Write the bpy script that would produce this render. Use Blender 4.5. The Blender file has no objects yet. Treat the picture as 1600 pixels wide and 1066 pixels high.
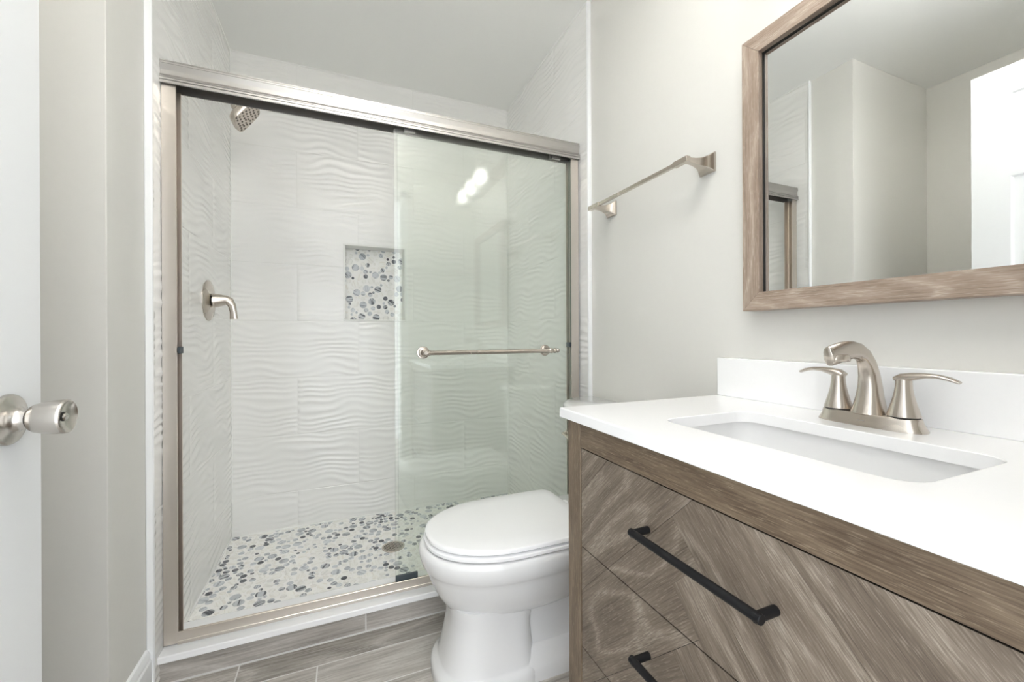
import bpy, bmesh, math, random
import numpy as np
from mathutils import Vector, Matrix

# ------------------------------------------------------------------ camera, world, exposure
S = bpy.context.scene
COL = S.collection
CAMZ = 1.035
cam_d = bpy.data.cameras.new('camera'); cam = bpy.data.objects.new('camera', cam_d); COL.objects.link(cam)
cam_d.sensor_fit = 'HORIZONTAL'; cam_d.sensor_width = 36.0
cam_d.lens = 643.54 / 1600 * 36.0
cam_d.shift_y = -7.9 / 1600
cam_d.clip_start = 0.01
cam.matrix_world = (Matrix.Translation((0, 0, CAMZ)) @ Matrix.Rotation(-0.3929, 4, 'Z')
                    @ Matrix.Rotation(math.pi / 2, 4, 'X') @ Matrix.Rotation(-0.0044, 4, 'Z'))
S.camera = cam
S.view_settings.view_transform = 'Standard'; S.view_settings.look = 'None'
S.view_settings.exposure = 1.45; S.view_settings.gamma = 1.0
S.view_settings.use_curve_mapping = False
WORLD_STRENGTH = 1.27
BULB = 10.0
FILL_DOWN = 3.0  # downward glow of the added fill lamp
FILL_UP = 14.0  # upward glow of the added fill lamp, bounced off the ceiling
w = bpy.data.worlds.new('world'); S.world = w; w.use_nodes = True
bg = w.node_tree.nodes['Background']; bg.inputs[0].default_value = (0.92, 0.96, 1.0, 1); bg.inputs[1].default_value = WORLD_STRENGTH
S.cycles.max_bounces = 12; S.cycles.diffuse_bounces = 8; S.cycles.glossy_bounces = 6; S.cycles.transparent_max_bounces = 16
S.cycles.use_denoising = True
S.cycles.caustics_reflective = False; S.cycles.caustics_refractive = False

PI = math.pi
rnd = random.Random(7)

# ------------------------------------------------------------------ materials
def srgb(r, g, b):
    def c(x):
        x /= 255.0
        return x / 12.92 if x <= 0.04045 else ((x + 0.055) / 1.055) ** 2.4
    return (c(r), c(g), c(b), 1)

def new_mat(name):
    m = bpy.data.materials.new(name); m.use_nodes = True
    nt = m.node_tree
    return m, nt, nt.nodes['Principled BSDF']

def N(nt, typ, **kw):
    n = nt.nodes.new(typ)
    for k, v in kw.items():
        if k.startswith('i_'):
            key = k[2:]
            key = int(key) if key.isdigit() else key.replace('_', ' ')
            n.inputs[key].default_value = v
        else:
            setattr(n, k, v)
    return n

def L(nt, a, b): nt.links.new(a, b)

def simple(name, col, rough=0.5, metal=0.0, spec=0.5, coat=0.0, noise=0.0, nscale=30.0, bump=0.0):
    m, nt, p = new_mat(name)
    p.inputs['Base Color'].default_value = col
    p.inputs['Roughness'].default_value = rough
    p.inputs['Metallic'].default_value = metal
    p.inputs['Specular IOR Level'].default_value = spec
    p.inputs['Coat Weight'].default_value = coat
    p.inputs['Coat Roughness'].default_value = 0.05
    if noise or bump:
        tc = N(nt, 'ShaderNodeTexCoord')
        nz = N(nt, 'ShaderNodeTexNoise', i_Scale=nscale, i_Detail=4.0)
        L(nt, tc.outputs['Object'], nz.inputs['Vector'])
        if noise:
            mx = N(nt, 'ShaderNodeMix', data_type='RGBA')
            mx.inputs[6].default_value = tuple(c * (1 - noise) for c in col[:3]) + (1,)
            mx.inputs[7].default_value = tuple(min(1, c * (1 + noise)) for c in col[:3]) + (1,)
            L(nt, nz.outputs['Fac'], mx.inputs[0]); L(nt, mx.outputs[2], p.inputs['Base Color'])
        if bump:
            b = N(nt, 'ShaderNodeBump', i_Strength=bump, i_Distance=0.002)
            L(nt, nz.outputs['Fac'], b.inputs['Height']); L(nt, b.outputs['Normal'], p.inputs['Normal'])
    return m

def brushed(name, col, rough=0.3, axis=(6, 6, 6)):
    m, nt, p = new_mat(name)
    p.inputs['Base Color'].default_value = col; p.inputs['Metallic'].default_value = 1.0
    tc = N(nt, 'ShaderNodeTexCoord'); mp = N(nt, 'ShaderNodeMapping'); mp.inputs['Scale'].default_value = axis
    nz = N(nt, 'ShaderNodeTexNoise', i_Scale=1.0, i_Detail=2.0)
    mr = N(nt, 'ShaderNodeMapRange'); mr.inputs['To Min'].default_value = rough - 0.02; mr.inputs['To Max'].default_value = rough + 0.02
    L(nt, tc.outputs['Object'], mp.inputs[0]); L(nt, mp.outputs[0], nz.inputs['Vector'])
    L(nt, nz.outputs['Fac'], mr.inputs['Value']); L(nt, mr.outputs[0], p.inputs['Roughness'])
    return m

def wood(name, dark, mid, light, streak, rough=0.5, fine=(9, 330), cath=(2.2, 8.0), rings=48.0, bump=0.12, tone_amt=0.5, fleck=0.5, ring_amt=0.35):
    """grain along U of the UV map (metres); per-face float attribute 'tone' shifts each board"""
    m, nt, p = new_mat(name)
    uv = N(nt, 'ShaderNodeUVMap')
    at = N(nt, 'ShaderNodeAttribute', attribute_name='tone')
    def noise(su, sv, detail=4.0, r=0.6):
        mp = N(nt, 'ShaderNodeMapping'); mp.inputs['Scale'].default_value = (su, sv, 1); L(nt, uv.outputs[0], mp.inputs[0])
        n = N(nt, 'ShaderNodeTexNoise', i_Scale=1.0, i_Detail=detail, i_Roughness=r); L(nt, mp.outputs[0], n.inputs['Vector']); return n.outputs['Fac']
    def math_(op, x, y=None, z=None):
        n = N(nt, 'ShaderNodeMath', operation=op)
        for i, q in enumerate((x, y, z)):
            if q is None: continue
            if isinstance(q, (int, float)): n.inputs[i].default_value = q
            else: L(nt, q, n.inputs[i])
        return n.outputs[0]
    def remap(x, lo, hi):
        n = N(nt, 'ShaderNodeMapRange'); n.inputs['From Min'].default_value = lo; n.inputs['From Max'].default_value = hi; L(nt, x, n.inputs['Value']); return n.outputs[0]
    n1 = noise(fine[0], fine[1], 5.0, 0.72)              # fibres
    n2 = noise(1.6, fine[1] * .09, 3.0)                  # broad streaks
    n0 = noise(cath[0], cath[1], 1.0, 0.4)               # growth-ring field: its contours give cathedral arches
    ring = math_('SINE', math_('MULTIPLY', math_('ADD', n0, math_('MULTIPLY', n1, 0.012)), rings))
    base = math_('ADD', math_('MULTIPLY_ADD', n1, 0.68, 0.01), math_('MULTIPLY', n2, 0.22))
    base = math_('ADD', base, math_('MULTIPLY', at.outputs['Fac'], tone_amt))
    base = math_('ADD', base, math_('MULTIPLY', ring, 0.035))
    cr = N(nt, 'ShaderNodeValToRGB')
    e = cr.color_ramp.elements; e[0].position = 0.30; e[0].color = dark; e[1].position = 0.66; e[1].color = light
    k = cr.color_ramp.elements.new(0.47); k.color = mid
    L(nt, base, cr.inputs[0])
    n3 = noise(42, fine[1] * 1.5, 2.0)                   # open pores
    pore = remap(n3, 0.55, 0.68)
    rl = math_('MULTIPLY', remap(ring, 0.55, 0.95), ring_amt)
    amt = math_('ADD', math_('MULTIPLY', pore, fleck), math_('MULTIPLY', rl, remap(n3, 0.38, 0.58)))
    amt.node.use_clamp = True
    mx = N(nt, 'ShaderNodeMix', data_type='RGBA'); mx.inputs[7].default_value = streak
    L(nt, amt, mx.inputs[0]); L(nt, cr.outputs[0], mx.inputs[6])
    L(nt, mx.outputs[2], p.inputs['Base Color'])
    p.inputs['Roughness'].default_value = rough
    bp = N(nt, 'ShaderNodeBump', i_Strength=bump, i_Distance=0.001)
    L(nt, n1, bp.inputs['Height']); L(nt, bp.outputs['Normal'], p.inputs['Normal'])
    return m

def pebble(name):
    """round marble mosaic pieces: 'tone' per piece picks white / grey / charcoal, UV runs across its veins"""
    m, nt, p = new_mat(name)
    uv = N(nt, 'ShaderNodeUVMap'); at = N(nt, 'ShaderNodeAttribute', attribute_name='tone')
    mp = N(nt, 'ShaderNodeMapping'); mp.inputs['Scale'].default_value = (9, 105, 1); L(nt, uv.outputs[0], mp.inputs[0])
    nz = N(nt, 'ShaderNodeTexNoise', i_Scale=1.0, i_Detail=3.0, i_Roughness=0.6); L(nt, mp.outputs[0], nz.inputs['Vector'])
    c1 = N(nt, 'ShaderNodeValToRGB')
    e = c1.color_ramp.elements
    e[0].position = 0.0; e[0].color = srgb(249, 248, 244); e[1].position = 1.0; e[1].color = srgb(92, 95, 101)
    for pos, col in ((0.5, srgb(240, 239, 235)), (0.56, srgb(222, 224, 226)), (0.75, srgb(190, 194, 199)), (0.91, srgb(206, 208, 210)), (0.935, srgb(110, 113, 119))):
        k = c1.color_ramp.elements.new(pos); k.color = col
    L(nt, at.outputs['Fac'], c1.inputs[0])
    c2 = N(nt, 'ShaderNodeValToRGB'); e = c2.color_ramp.elements
    e[0].position = 0.0; e[0].color = srgb(240, 236, 228); e[1].position = 1.0; e[1].color = srgb(60, 62, 68)
    for pos, col in ((0.5, srgb(228, 227, 224)), (0.56, srgb(186, 190, 195)), (0.74, srgb(128, 132, 139)), (0.78, srgb(88, 91, 98))):
        k = c2.color_ramp.elements.new(pos); k.color = col
    L(nt, at.outputs['Fac'], c2.inputs[0])
    mr = N(nt, 'ShaderNodeMapRange'); mr.inputs['From Min'].default_value = 0.49; mr.inputs['From Max'].default_value = 0.56
    L(nt, nz.outputs['Fac'], mr.inputs['Value'])
    mx = N(nt, 'ShaderNodeMix', data_type='RGBA')
    L(nt, mr.outputs[0], mx.inputs[0]); L(nt, c1.outputs[0], mx.inputs[6]); L(nt, c2.outputs[0], mx.inputs[7])
    L(nt, mx.outputs[2], p.inputs['Base Color'])
    p.inputs['Roughness'].default_value = 0.3
    return m

def thin_glass(name, tint, f0=0.04):
    m = bpy.data.materials.new(name); m.use_nodes = True; nt = m.node_tree
    nt.nodes.remove(nt.nodes['Principled BSDF']); out = nt.nodes['Material Output']
    tr = N(nt, 'ShaderNodeBsdfTransparent'); tr.inputs[0].default_value = tint
    gl = N(nt, 'ShaderNodeBsdfGlossy'); gl.inputs['Roughness'].default_value = 0.0; gl.inputs[0].default_value = (1, 1, 1, 1)
    lw = N(nt, 'ShaderNodeLayerWeight', i_Blend=0.5)
    pw = N(nt, 'ShaderNodeMath', operation='POWER'); pw.inputs[1].default_value = 5.0; L(nt, lw.outputs['Facing'], pw.inputs[0])
    ma = N(nt, 'ShaderNodeMath', operation='MULTIPLY_ADD'); ma.inputs[1].default_value = 1 - f0; ma.inputs[2].default_value = f0
    L(nt, pw.outputs[0], ma.inputs[0])
    mx = N(nt, 'ShaderNodeMixShader'); L(nt, ma.outputs[0], mx.inputs[0]); L(nt, tr.outputs[0], mx.inputs[1]); L(nt, gl.outputs[0], mx.inputs[2])
    L(nt, mx.outputs[0], out.inputs[0])
    return m

def emitter(name, col, strength):
    m, nt, p = new_mat(name)
    p.inputs['Base Color'].default_value = (0.8, 0.8, 0.8, 1)
    p.inputs['Emission Color'].default_value = col; p.inputs['Emission Strength'].default_value = strength
    return m

def frosted(name):
    m = bpy.data.materials.new(name); m.use_nodes = True; nt = m.node_tree
    nt.nodes.remove(nt.nodes['Principled BSDF']); out = nt.nodes['Material Output']
    tr = N(nt, 'ShaderNodeBsdfTranslucent'); tr.inputs[0].default_value = (0.95, 0.95, 0.93, 1)
    tp = N(nt, 'ShaderNodeBsdfTransparent'); tp.inputs[0].default_value = (0.95, 0.95, 0.95, 1)
    gl = N(nt, 'ShaderNodeBsdfGlossy'); gl.inputs['Roughness'].default_value = 0.1
    m1 = N(nt, 'ShaderNodeMixShader'); m1.inputs[0].default_value = 0.55
    m2 = N(nt, 'ShaderNodeMixShader'); m2.inputs[0].default_value = 0.06
    L(nt, tr.outputs[0], m1.inputs[1]); L(nt, tp.outputs[0], m1.inputs[2]); L(nt, m1.outputs[0], m2.inputs[1]); L(nt, gl.outputs[0], m2.inputs[2])
    L(nt, m2.outputs[0], out.inputs[0]); return m

M = dict(
    wall=simple('wall_paint', (0.72, 0.71, 0.675, 1), 0.55, noise=0.012, nscale=60, bump=0.03),
    ceil=simple('ceiling_paint', (0.87, 0.87, 0.85, 1), 0.8, noise=0.01, nscale=80),
    trim=simple('white_semi_gloss_paint', (0.87, 0.88, 0.89, 1), 0.3, noise=0.005, nscale=20),
    caulk=simple('white_caulk', (0.84, 0.84, 0.82, 1), 0.4, noise=0.01, nscale=40),
    tile=simple('white_wave_tile', (0.86, 0.855, 0.835, 1), 0.17, noise=0.008, nscale=6),
    grout=simple('tile_grout', (0.72, 0.715, 0.69, 1), 0.8, noise=0.04, nscale=80),
    marblegrout=simple('mosaic_grout', (0.93, 0.92, 0.90, 1), 0.6, noise=0.03, nscale=90),
    nichetrim=simple('niche_marble', (0.80, 0.80, 0.77, 1), 0.25, noise=0.02, nscale=12),
    pebble=pebble('round_marble_mosaic'),
    nickel=brushed('brushed_nickel', (0.60, 0.545, 0.485, 1), 0.27),
    knobmetal=brushed('satin_steel', (0.62, 0.59, 0.55, 1), 0.25),
    rail=brushed('satin_nickel_aluminium', (0.49, 0.475, 0.455, 1), 0.40),
    jamb=brushed('satin_nickel_jamb', (0.72, 0.66, 0.60, 1), 0.34),
    dark=simple('dark_gap', (0.02, 0.018, 0.015, 1), 0.8, noise=0.1),
    rubber=simple('dark_rubber', (0.06, 0.075, 0.085, 1), 0.5, noise=0.1),
    glass=thin_glass('green_tinted_glass', (0.984, 0.996, 0.985, 1)),
    glassedge=simple('glass_edge', (0.10, 0.16, 0.14, 1), 0.2, noise=0.05),
    porcelain=simple('white_porcelain', (0.82, 0.82, 0.82, 1), 0.08, coat=0.5, noise=0.004, nscale=5),
    seat=simple('white_plastic', (0.94, 0.94, 0.945, 1), 0.10, noise=0.004, nscale=5),
    quartz=simple('white_quartz', (0.92, 0.92, 0.925, 1), 0.12, noise=0.01, nscale=120),
    oak=wood('grey_brown_oak', srgb(80, 69, 58), srgb(113, 101, 88), srgb(138, 126, 112), srgb(176, 165, 151), tone_amt=0.35, fleck=0.34),
    oakdark=wood('frame_oak', srgb(80, 65, 50), srgb(112, 96, 78), srgb(136, 120, 100), srgb(160, 145, 124), tone_amt=0.35, fleck=0.45, ring_amt=0.1),
    mirroroak=wood('mirror_oak', srgb(124, 106, 92), srgb(160, 142, 127), srgb(182, 165, 151), srgb(202, 189, 176), tone_amt=0.35, fleck=0.4),
    plank=wood('grey_wood_look_tile', srgb(134, 129, 122), srgb(176, 170, 163), srgb(206, 202, 196), srgb(220, 217, 212), rough=0.4, fine=(5, 130), cath=(1.6, 6.0), rings=40, bump=0.04, tone_amt=0.5, fleck=0.15, ring_amt=0.3),
    floorgrout=simple('floor_grout', (0.74, 0.73, 0.71, 1), 0.8, noise=0.04, nscale=60),
    black=simple('matte_black', (0.008, 0.008, 0.009, 1), 0.45, spec=0.3, noise=0.1, nscale=40),
    mirror=simple('mirror_silver', (0.93, 0.945, 0.94, 1), 0.0, metal=1.0, noise=0.002, nscale=3),
    door=simple('white_door_paint', (0.77, 0.78, 0.785, 1), 0.38, noise=0.006, nscale=30, bump=0.02),
    nozzle=simple('grey_nozzle_rubber', (0.16, 0.14, 0.125, 1), 0.6, noise=0.05),
    bulb=emitter('lit_bulb', (1.0, 0.97, 0.93, 1), BULB),
    shade=frosted('frosted_shade'),
    fill_up=emitter('added_fill_glow_up', (1.0, 0.985, 0.96, 1), FILL_UP),  # inside of the added fill lamp
    fill_down=emitter('added_fill_glow_down', (1.0, 0.985, 0.96, 1), FILL_DOWN),  # underside of the added fill lamp
)

# ------------------------------------------------------------------ mesh builder (world coordinates in, object placed at its own origin)
ORG = {}
class MB:
    def __init__(s): s.v = []; s.f = []; s.uv = []; s.mi = []; s.tn = []
    def add(s, verts, faces, uvs=None, mi=0, tone=0.0, M4=None):
        o = len(s.v)
        if M4 is not None: verts = [M4 @ Vector(p) for p in verts]
        s.v += [tuple(p) for p in verts]
        for i, f in enumerate(faces):
            s.f.append(tuple(o + k for k in f)); s.uv.append(uvs[i] if uvs else None); s.mi.append(mi); s.tn.append(tone)
        return s
    def box(s, lo, hi, grain=None, mi=0, tone=None, M4=None):
        x0, y0, z0 = lo; x1, y1, z1 = hi
        V = [(x0, y0, z0), (x1, y0, z0), (x1, y1, z0), (x0, y1, z0), (x0, y0, z1), (x1, y0, z1), (x1, y1, z1), (x0, y1, z1)]
        F = [(0, 3, 2, 1), (4, 5, 6, 7), (0, 1, 5, 4), (1, 2, 6, 5), (2, 3, 7, 6), (3, 0, 4, 7)]
        uvs = None
        if grain is not None:
            g = 'xyz'.index(grain); ou, ov = rnd.uniform(0, 20), rnd.uniform(0, 20); nax = [2, 2, 1, 0, 1, 0]; uvs = []
            for f, n in zip(F, nax):
                ax = [a for a in range(3) if a != n]
                if g in ax:
                    o_ = [a for a in ax if a != g][0]; uvs.append([(V[i][g] + ou, V[i][o_] + ov + 0.37 * n) for i in f])
                else:
                    uvs.append([(V[i][ax[0]] * 0.3 + ou, V[i][ax[1]] + ov) for i in f])
        return s.add(V, F, uvs, mi, (rnd.uniform(-.1, .1) if tone is None else tone), M4)
    def rings(s, rings, cap0=True, cap1=True, closed=False, mi=0, M4=None):
        n = len(rings[0]); V = [p for r in rings for p in r]; F = []
        m = len(rings)
        for i in range(m if closed else m - 1):
            a, b = i * n, ((i + 1) % m) * n
            for k in range(n):
                k2 = (k + 1) % n; F.append((a + k, a + k2, b + k2, b + k))
        if not closed:
            if cap0: F.append(tuple(reversed(range(n))))
            if cap1: F.append(tuple((m - 1) * n + k for k in range(n)))
        return s.add(V, F, None, mi, 0.0, M4)
    def lathe(s, prof, M4=None, seg=40, cap0=True, cap1=True, mi=0):
        return s.rings([[(r * math.cos(2 * PI * k / seg), r * math.sin(2 * PI * k / seg), z) for k in range(seg)] for r, z in prof], cap0, cap1, mi=mi, M4=M4)
    def sweep(s, path, rad, up=(0, 0, 1), n=20, power=2.0, mi=0, tangents=None, M4=None):
        """tube along path; rad = list of (half width sideways, half height) ; superellipse section"""
        P = [Vector(p) for p in path]; R = []
        for i, p in enumerate(P):
            t = Vector(tangents[i]) if tangents else (P[min(i + 1, len(P) - 1)] - P[max(i - 1, 0)])
            t.normalize(); side = t.cross(Vector(up))
            if side.length < 1e-6: side = Vector((0, 1, 0))
            side.normalize(); nv = side.cross(t); a, b = rad[i] if isinstance(rad[i], (tuple, list)) else (rad[i], rad[i]); ring = []
            for k in range(n):
                th = 2 * PI * (k + .5) / n; c, q = math.cos(th), math.sin(th)
                ring.append(tuple(p + side * (a * math.copysign(abs(c) ** (2 / power), c)) + nv * (b * math.copysign(abs(q) ** (2 / power), q))))
            R.append(ring)
        return s.rings(R, mi=mi, M4=M4)
    def prism(s, poly, axis, a, b, mi=0):
        """extrude a 2-D polygon along an axis: axis x -> poly is (y,z); y -> (x,z); z -> (x,y)"""
        def P(p, t): return {'x': (t, p[0], p[1]), 'y': (p[0], t, p[1]), 'z': (p[0], p[1], t)}[axis]
        return s.rings([[P(p, a) for p in poly], [P(p, b) for p in poly]], mi=mi)
    def build(s, name, mats, parent=None, org=None, bevel=0.0, seg=2, angle=35, smooth=True, **props):
        if not isinstance(mats, (list, tuple)): mats = [mats]
        V = np.array(s.v, dtype=float)
        if parent is not None: o0 = ORG[parent.name]
        elif org is not None: o0 = Vector(org)
        else:
            lo, hi = V.min(0), V.max(0); o0 = Vector(((lo[0] + hi[0]) / 2, (lo[1] + hi[1]) / 2, lo[2]))
        me = bpy.data.meshes.new(name); me.from_pydata([tuple(p) for p in V - np.array(o0)], [], s.f)
        for m in mats: me.materials.append(M[m])
        me.polygons.foreach_set('material_index', s.mi)
        if any(u is not None for u in s.uv):
            ul = me.uv_layers.new(name='UVMap'); d = []
            for f, u in zip(s.f, s.uv):
                for k in range(len(f)): d += list(u[k]) if u is not None else [0.0, 0.0]
            ul.data.foreach_set('uv', d)
        at = me.attributes.new('tone', 'FLOAT', 'FACE'); at.data.foreach_set('value', s.tn)
        bm = bmesh.new(); bm.from_mesh(me); bmesh.ops.recalc_face_normals(bm, faces=bm.faces); bm.to_mesh(me); bm.free()
        if smooth:
            me.polygons.foreach_set('use_smooth', [True] * len(me.polygons)); me.set_sharp_from_angle(angle=math.radians(angle))
        o = bpy.data.objects.new(name, me); COL.objects.link(o)
        if parent is not None: o.parent = parent
        else: o.location = o0
        ORG[o.name] = o0
        if bevel:
            b = o.modifiers.new('bevel', 'BEVEL'); b.width = bevel; b.segments = seg; b.limit_method = 'ANGLE'; b.angle_limit = math.radians(40); b.harden_normals = False
        for k, v in props.items(): o[k] = v
        return o

def thing(name, label, cat, loc, group=None, kind=None):
    o = bpy.data.objects.new(name, None); COL.objects.link(o); o.location = loc; o.empty_display_size = 0.05
    o['label'] = label; o['category'] = cat
    if group: o['group'] = group
    if kind: o['kind'] = kind
    ORG[o.name] = Vector(loc); return o

def struct(mb, name, mats, parent=None, label=None, **kw):
    o = mb.build(name, mats, parent, **kw)
    if parent is None: o['kind'] = 'structure'
    if label: o['label'] = label
    return o

def axisX(x, y, z, sgn=1):
    """local +Z -> world +X (or -X)"""
    return Matrix.Translation((x, y, z)) @ Matrix.Rotation(sgn * PI / 2, 4, 'Y')
def axisY(x, y, z, sgn=1):
    """local +Z -> world +Y*sgn"""
    return Matrix.Translation((x, y, z)) @ Matrix.Rotation(-sgn * PI / 2, 4, 'X')

# ------------------------------------------------------------------ room dimensions
CEIL = 2.453
XR = 0.985           # right drywall
XL = -0.518          # drywall of the bump-out beside the shower
XREC = -1.22         # recessed left wall
YC = 1.282           # corner of the bump-out
TL, TR, TB = -0.503, 0.970, 2.410     # tile faces left, right, back
SF = 0.046           # shower floor
Y0, Y1 = 0.02, -0.10 # entry wall

# floor: wood-look porcelain planks running along X
def planks(mb, rows, x0, x1, plane, joints, gap=0.0044):
    for r, (a, b) in enumerate(rows):
        js = [x0] + [j for j in sorted(joints[r]) if x0 < j < x1] + [x1]
        for j0, j1 in zip(js[:-1], js[1:]):
            g = gap / 2
            pts = [(j0 + g, a + g), (j1 - g, a + g), (j1 - g, b - g), (j0 + g, b - g)]
            ou, ov, tone = rnd.uniform(0, 30), rnd.uniform(0, 30), rnd.uniform(-.13, .13)
            uv = [(p[0] + ou, p[1] + ov) for p in pts]
            mb.add([plane(*p) for p in pts], [(0, 1, 2, 3)], [uv], 0, tone)

fl = MB()
edges = [1.5300, 1.431, 1.287, 1.143, 0.999, 0.855, 0.711, 0.567, 0.423, 0.279, 0.135, -0.009, -0.153, -0.297, -0.441, -0.585, -0.729, -0.873, -1.017, -1.161]
rows = [(edges[i + 1], edges[i]) for i in range(len(edges) - 1)]
joints = []
for r in range(len(rows)):
    base = {0: 0.60, 1: -0.0735, 2: 0.33}.get(r, -1.2 + (r * 0.337) % 0.9)
    joints.append([base + 0.9 * k for k in range(-3, 4)])
planks(fl, rows, XREC, XR, lambda x, y: (x, y, 0.0), joints)
fl.box((XREC, -1.161, -0.05), (XR, 1.60, -0.0006), mi=1)
struct(fl, 'floor', ['plank', 'floorgrout'], smooth=False)

mb = MB(); mb.box((XREC - .1, -0.10, CEIL), (XR + .1, 2.55, CEIL + .08)); struct(mb, 'ceiling', 'ceil', smooth=False)
mb = MB(); mb.box((XR, -0.10, -0.05), (XR + .1, 2.55, CEIL)); wall_right = struct(mb, 'wall_right', 'wall', smooth=False)
mb = MB(); mb.box((XREC, YC, -0.05), (XL, 2.55, CEIL)); wall_left = struct(mb, 'wall_left', 'wall', bevel=0.0015)
mb = MB(); mb.box((XREC - .1, -0.10, -0.05), (XREC, 2.55, CEIL)); struct(mb, 'wall_recess', 'wall', smooth=False)
mb = MB(); mb.box((XL, 2.535, -0.05), (XR, 2.62, CEIL)); wall_back = struct(mb, 'wall_back', 'wall', smooth=False)
mb = MB()
DX0, DX1, DZ = -0.405, 0.405, 2.06
mb.box((XREC, Y1, -0.05), (DX0 - .02, Y0, CEIL)); mb.box((DX1 + .02, Y1, -0.05), (XR, Y0, CEIL)); mb.box((DX0 - .02, Y1, DZ + .02), (DX1 + .02, Y0, CEIL))
struct(mb, 'wall_entry', 'wall', smooth=False)
mb = MB()
mb.box((DX0 - .02, Y1 - .01, 0), (DX0, Y0 + .005, DZ)); mb.box((DX1, Y1 - .01, 0), (DX1 + .02, Y0 + .005, DZ)); mb.box((DX0 - .02, Y1 - .01, DZ), (DX1 + .02, Y0 + .005, DZ + .02))
mb.box((DX1 + .005, Y0, 0), (DX1 + .058, Y0 + .014, DZ + .06)); mb.box((DX0 - .07, Y0, DZ + .005), (DX1 + .058, Y0 + .014, DZ + .065))
mb.box((DX0 - .07, Y0, 0), (DX0 - .045, Y0 + .014, DZ + .065))
struct(mb, 'trim_entry', 'trim', bevel=0.002)

# ------------------------------------------------------------------ shower: wavy tile as real relief
ROW0, ROWH, TLEN = 0.234, 0.2948, 0.597
def wave_tiles(name, u0, u1, odd_off, place, parent, hole=None, seed=0, amp=0.0028):
    rg = np.random.RandomState(seed)
    g = 0.0007
    us = set(np.round(np.arange(u0, u1, 0.014), 5)) | {u0, u1}
    jo = [odd_off + TLEN * k for k in range(-5, 6)]; je = [odd_off + TLEN * (k + .5) for k in range(-5, 6)]
    for j in jo + je:
        if u0 < j < u1: us |= {round(j - g, 5), round(j + g, 5)}
    z0, z1 = 0.02, CEIL
    zs = set(np.round(np.arange(z0, z1, 0.0036), 5)) | {z0, z1}
    jz = [ROW0 + ROWH * k for k in range(0, 8)]
    for j in jz:
        zs |= {round(j - g, 5), round(j + g, 5)}
    if hole:
        us |= {hole[0], hole[1]}; zs |= {hole[2], hole[3]}
    def clean(a, keep):
        a = sorted(a); out = []
        for x in a:
            if out and x - out[-1] < 0.0008:
                if x in keep: out[-1] = x
                continue
            out.append(x)
        return np.array(out)
    U = clean(us, {u0, u1} | (set(hole[:2]) if hole else set())); Z = clean(zs, {z0, z1} | (set(hole[2:]) if hole else set()))
    row = np.floor((Z - ROW0) / ROWH).astype(int)
    UU, ZZ = np.meshgrid(U, Z); R = np.repeat(row[:, None], len(U), 1)
    off = np.where(R % 2 != 0, odd_off, odd_off + TLEN / 2)
    tu = (UU - off) / TLEN; Tn = np.floor(tu).astype(int)
    key = ((R + 20) * 37 + (Tn + 20) * 101 + seed * 17) % 997
    tab = rg.uniform(0, 2 * PI, (997, 4)); ph = tab[key]
    lu = (tu - Tn) * TLEN; lz = ZZ - (ROW0 + ROWH * R)
    phi = (2 * PI * ZZ / 0.031 + 1.9 * np.sin(2 * PI * lu / 0.52 + ph[..., 0] + 6 * lz) + 1.5 * np.sin(2 * PI * lu / 0.30 + ph[..., 1] - 11 * lz)
           + 0.7 * np.sin(2 * PI * lu / 0.17 + ph[..., 2] + 17 * lz) + 2.2 * np.sin(2 * PI * lz / 0.19 + ph[..., 3]))
    s_ = 0.5 + 0.5 * np.sin(phi)
    a_loc = 0.62 + 0.38 * np.sin(2 * PI * lu / 0.41 + ph[..., 2] * 2 + 13 * lz)
    h = amp * a_loc * (s_ ** 1.35) 
    # grout lines: joint faces sit lower
    zc = 0.5 * (Z[1:] + Z[:-1]); uc = 0.5 * (U[1:] + U[:-1])
    def near(x, js): return np.min(np.abs(x[:, None] - np.array(js)[None, :]), 1) < g
    hz = near(zc, jz); rc = np.floor((zc - ROW0) / ROWH).astype(int) % 2 != 0
    o_, e_ = near(uc, jo), near(uc, je)
    gf = hz[:, None] | np.where(rc[:, None], o_[None, :], e_[None, :])
    h[:-1][:, :-1][gf] = 0.0
    h[1:][:, 1:][gf] = 0.0; h[1:][:, :-1][gf] = 0.0; h[:-1][:, 1:][gf] = 0.0
    keep = np.ones_like(gf)
    if hole: keep = ~(((uc > hole[0]) & (uc < hole[1]))[None, :] & ((zc > hole[2]) & (zc < hole[3]))[:, None])
    nU = len(U); verts = place(UU.ravel(), ZZ.ravel(), h.ravel())
    ii, jj = np.nonzero(keep); a = ii * nU + jj
    faces = np.stack([a, a + 1, a + nU + 1, a + nU], 1)
    me = bpy.data.meshes.new(name)
    o0 = np.array(ORG[parent.name])
    me.vertices.add(len(verts)); me.vertices.foreach_set('co', (verts - o0).ravel())
    me.loops.add(faces.size); me.loops.foreach_set('vertex_index', faces.ravel())
    me.polygons.add(len(faces)); me.polygons.foreach_set('loop_start', np.arange(0, faces.size, 4)); me.polygons.foreach_set('loop_total', np.full(len(faces), 4))
    me.materials.append(M['tile']); me.materials.append(M['grout'])
    me.polygons.foreach_set('material_index', gf[ii, jj].astype(np.int32)); me.polygons.foreach_set('use_smooth', np.ones(len(faces), bool))
    me.update(calc_edges=True); me.validate()
    o = bpy.data.objects.new(name, me); COL.objects.link(o); o.parent = parent
    ORG[o.name] = ORG[parent.name]
    return o

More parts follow.
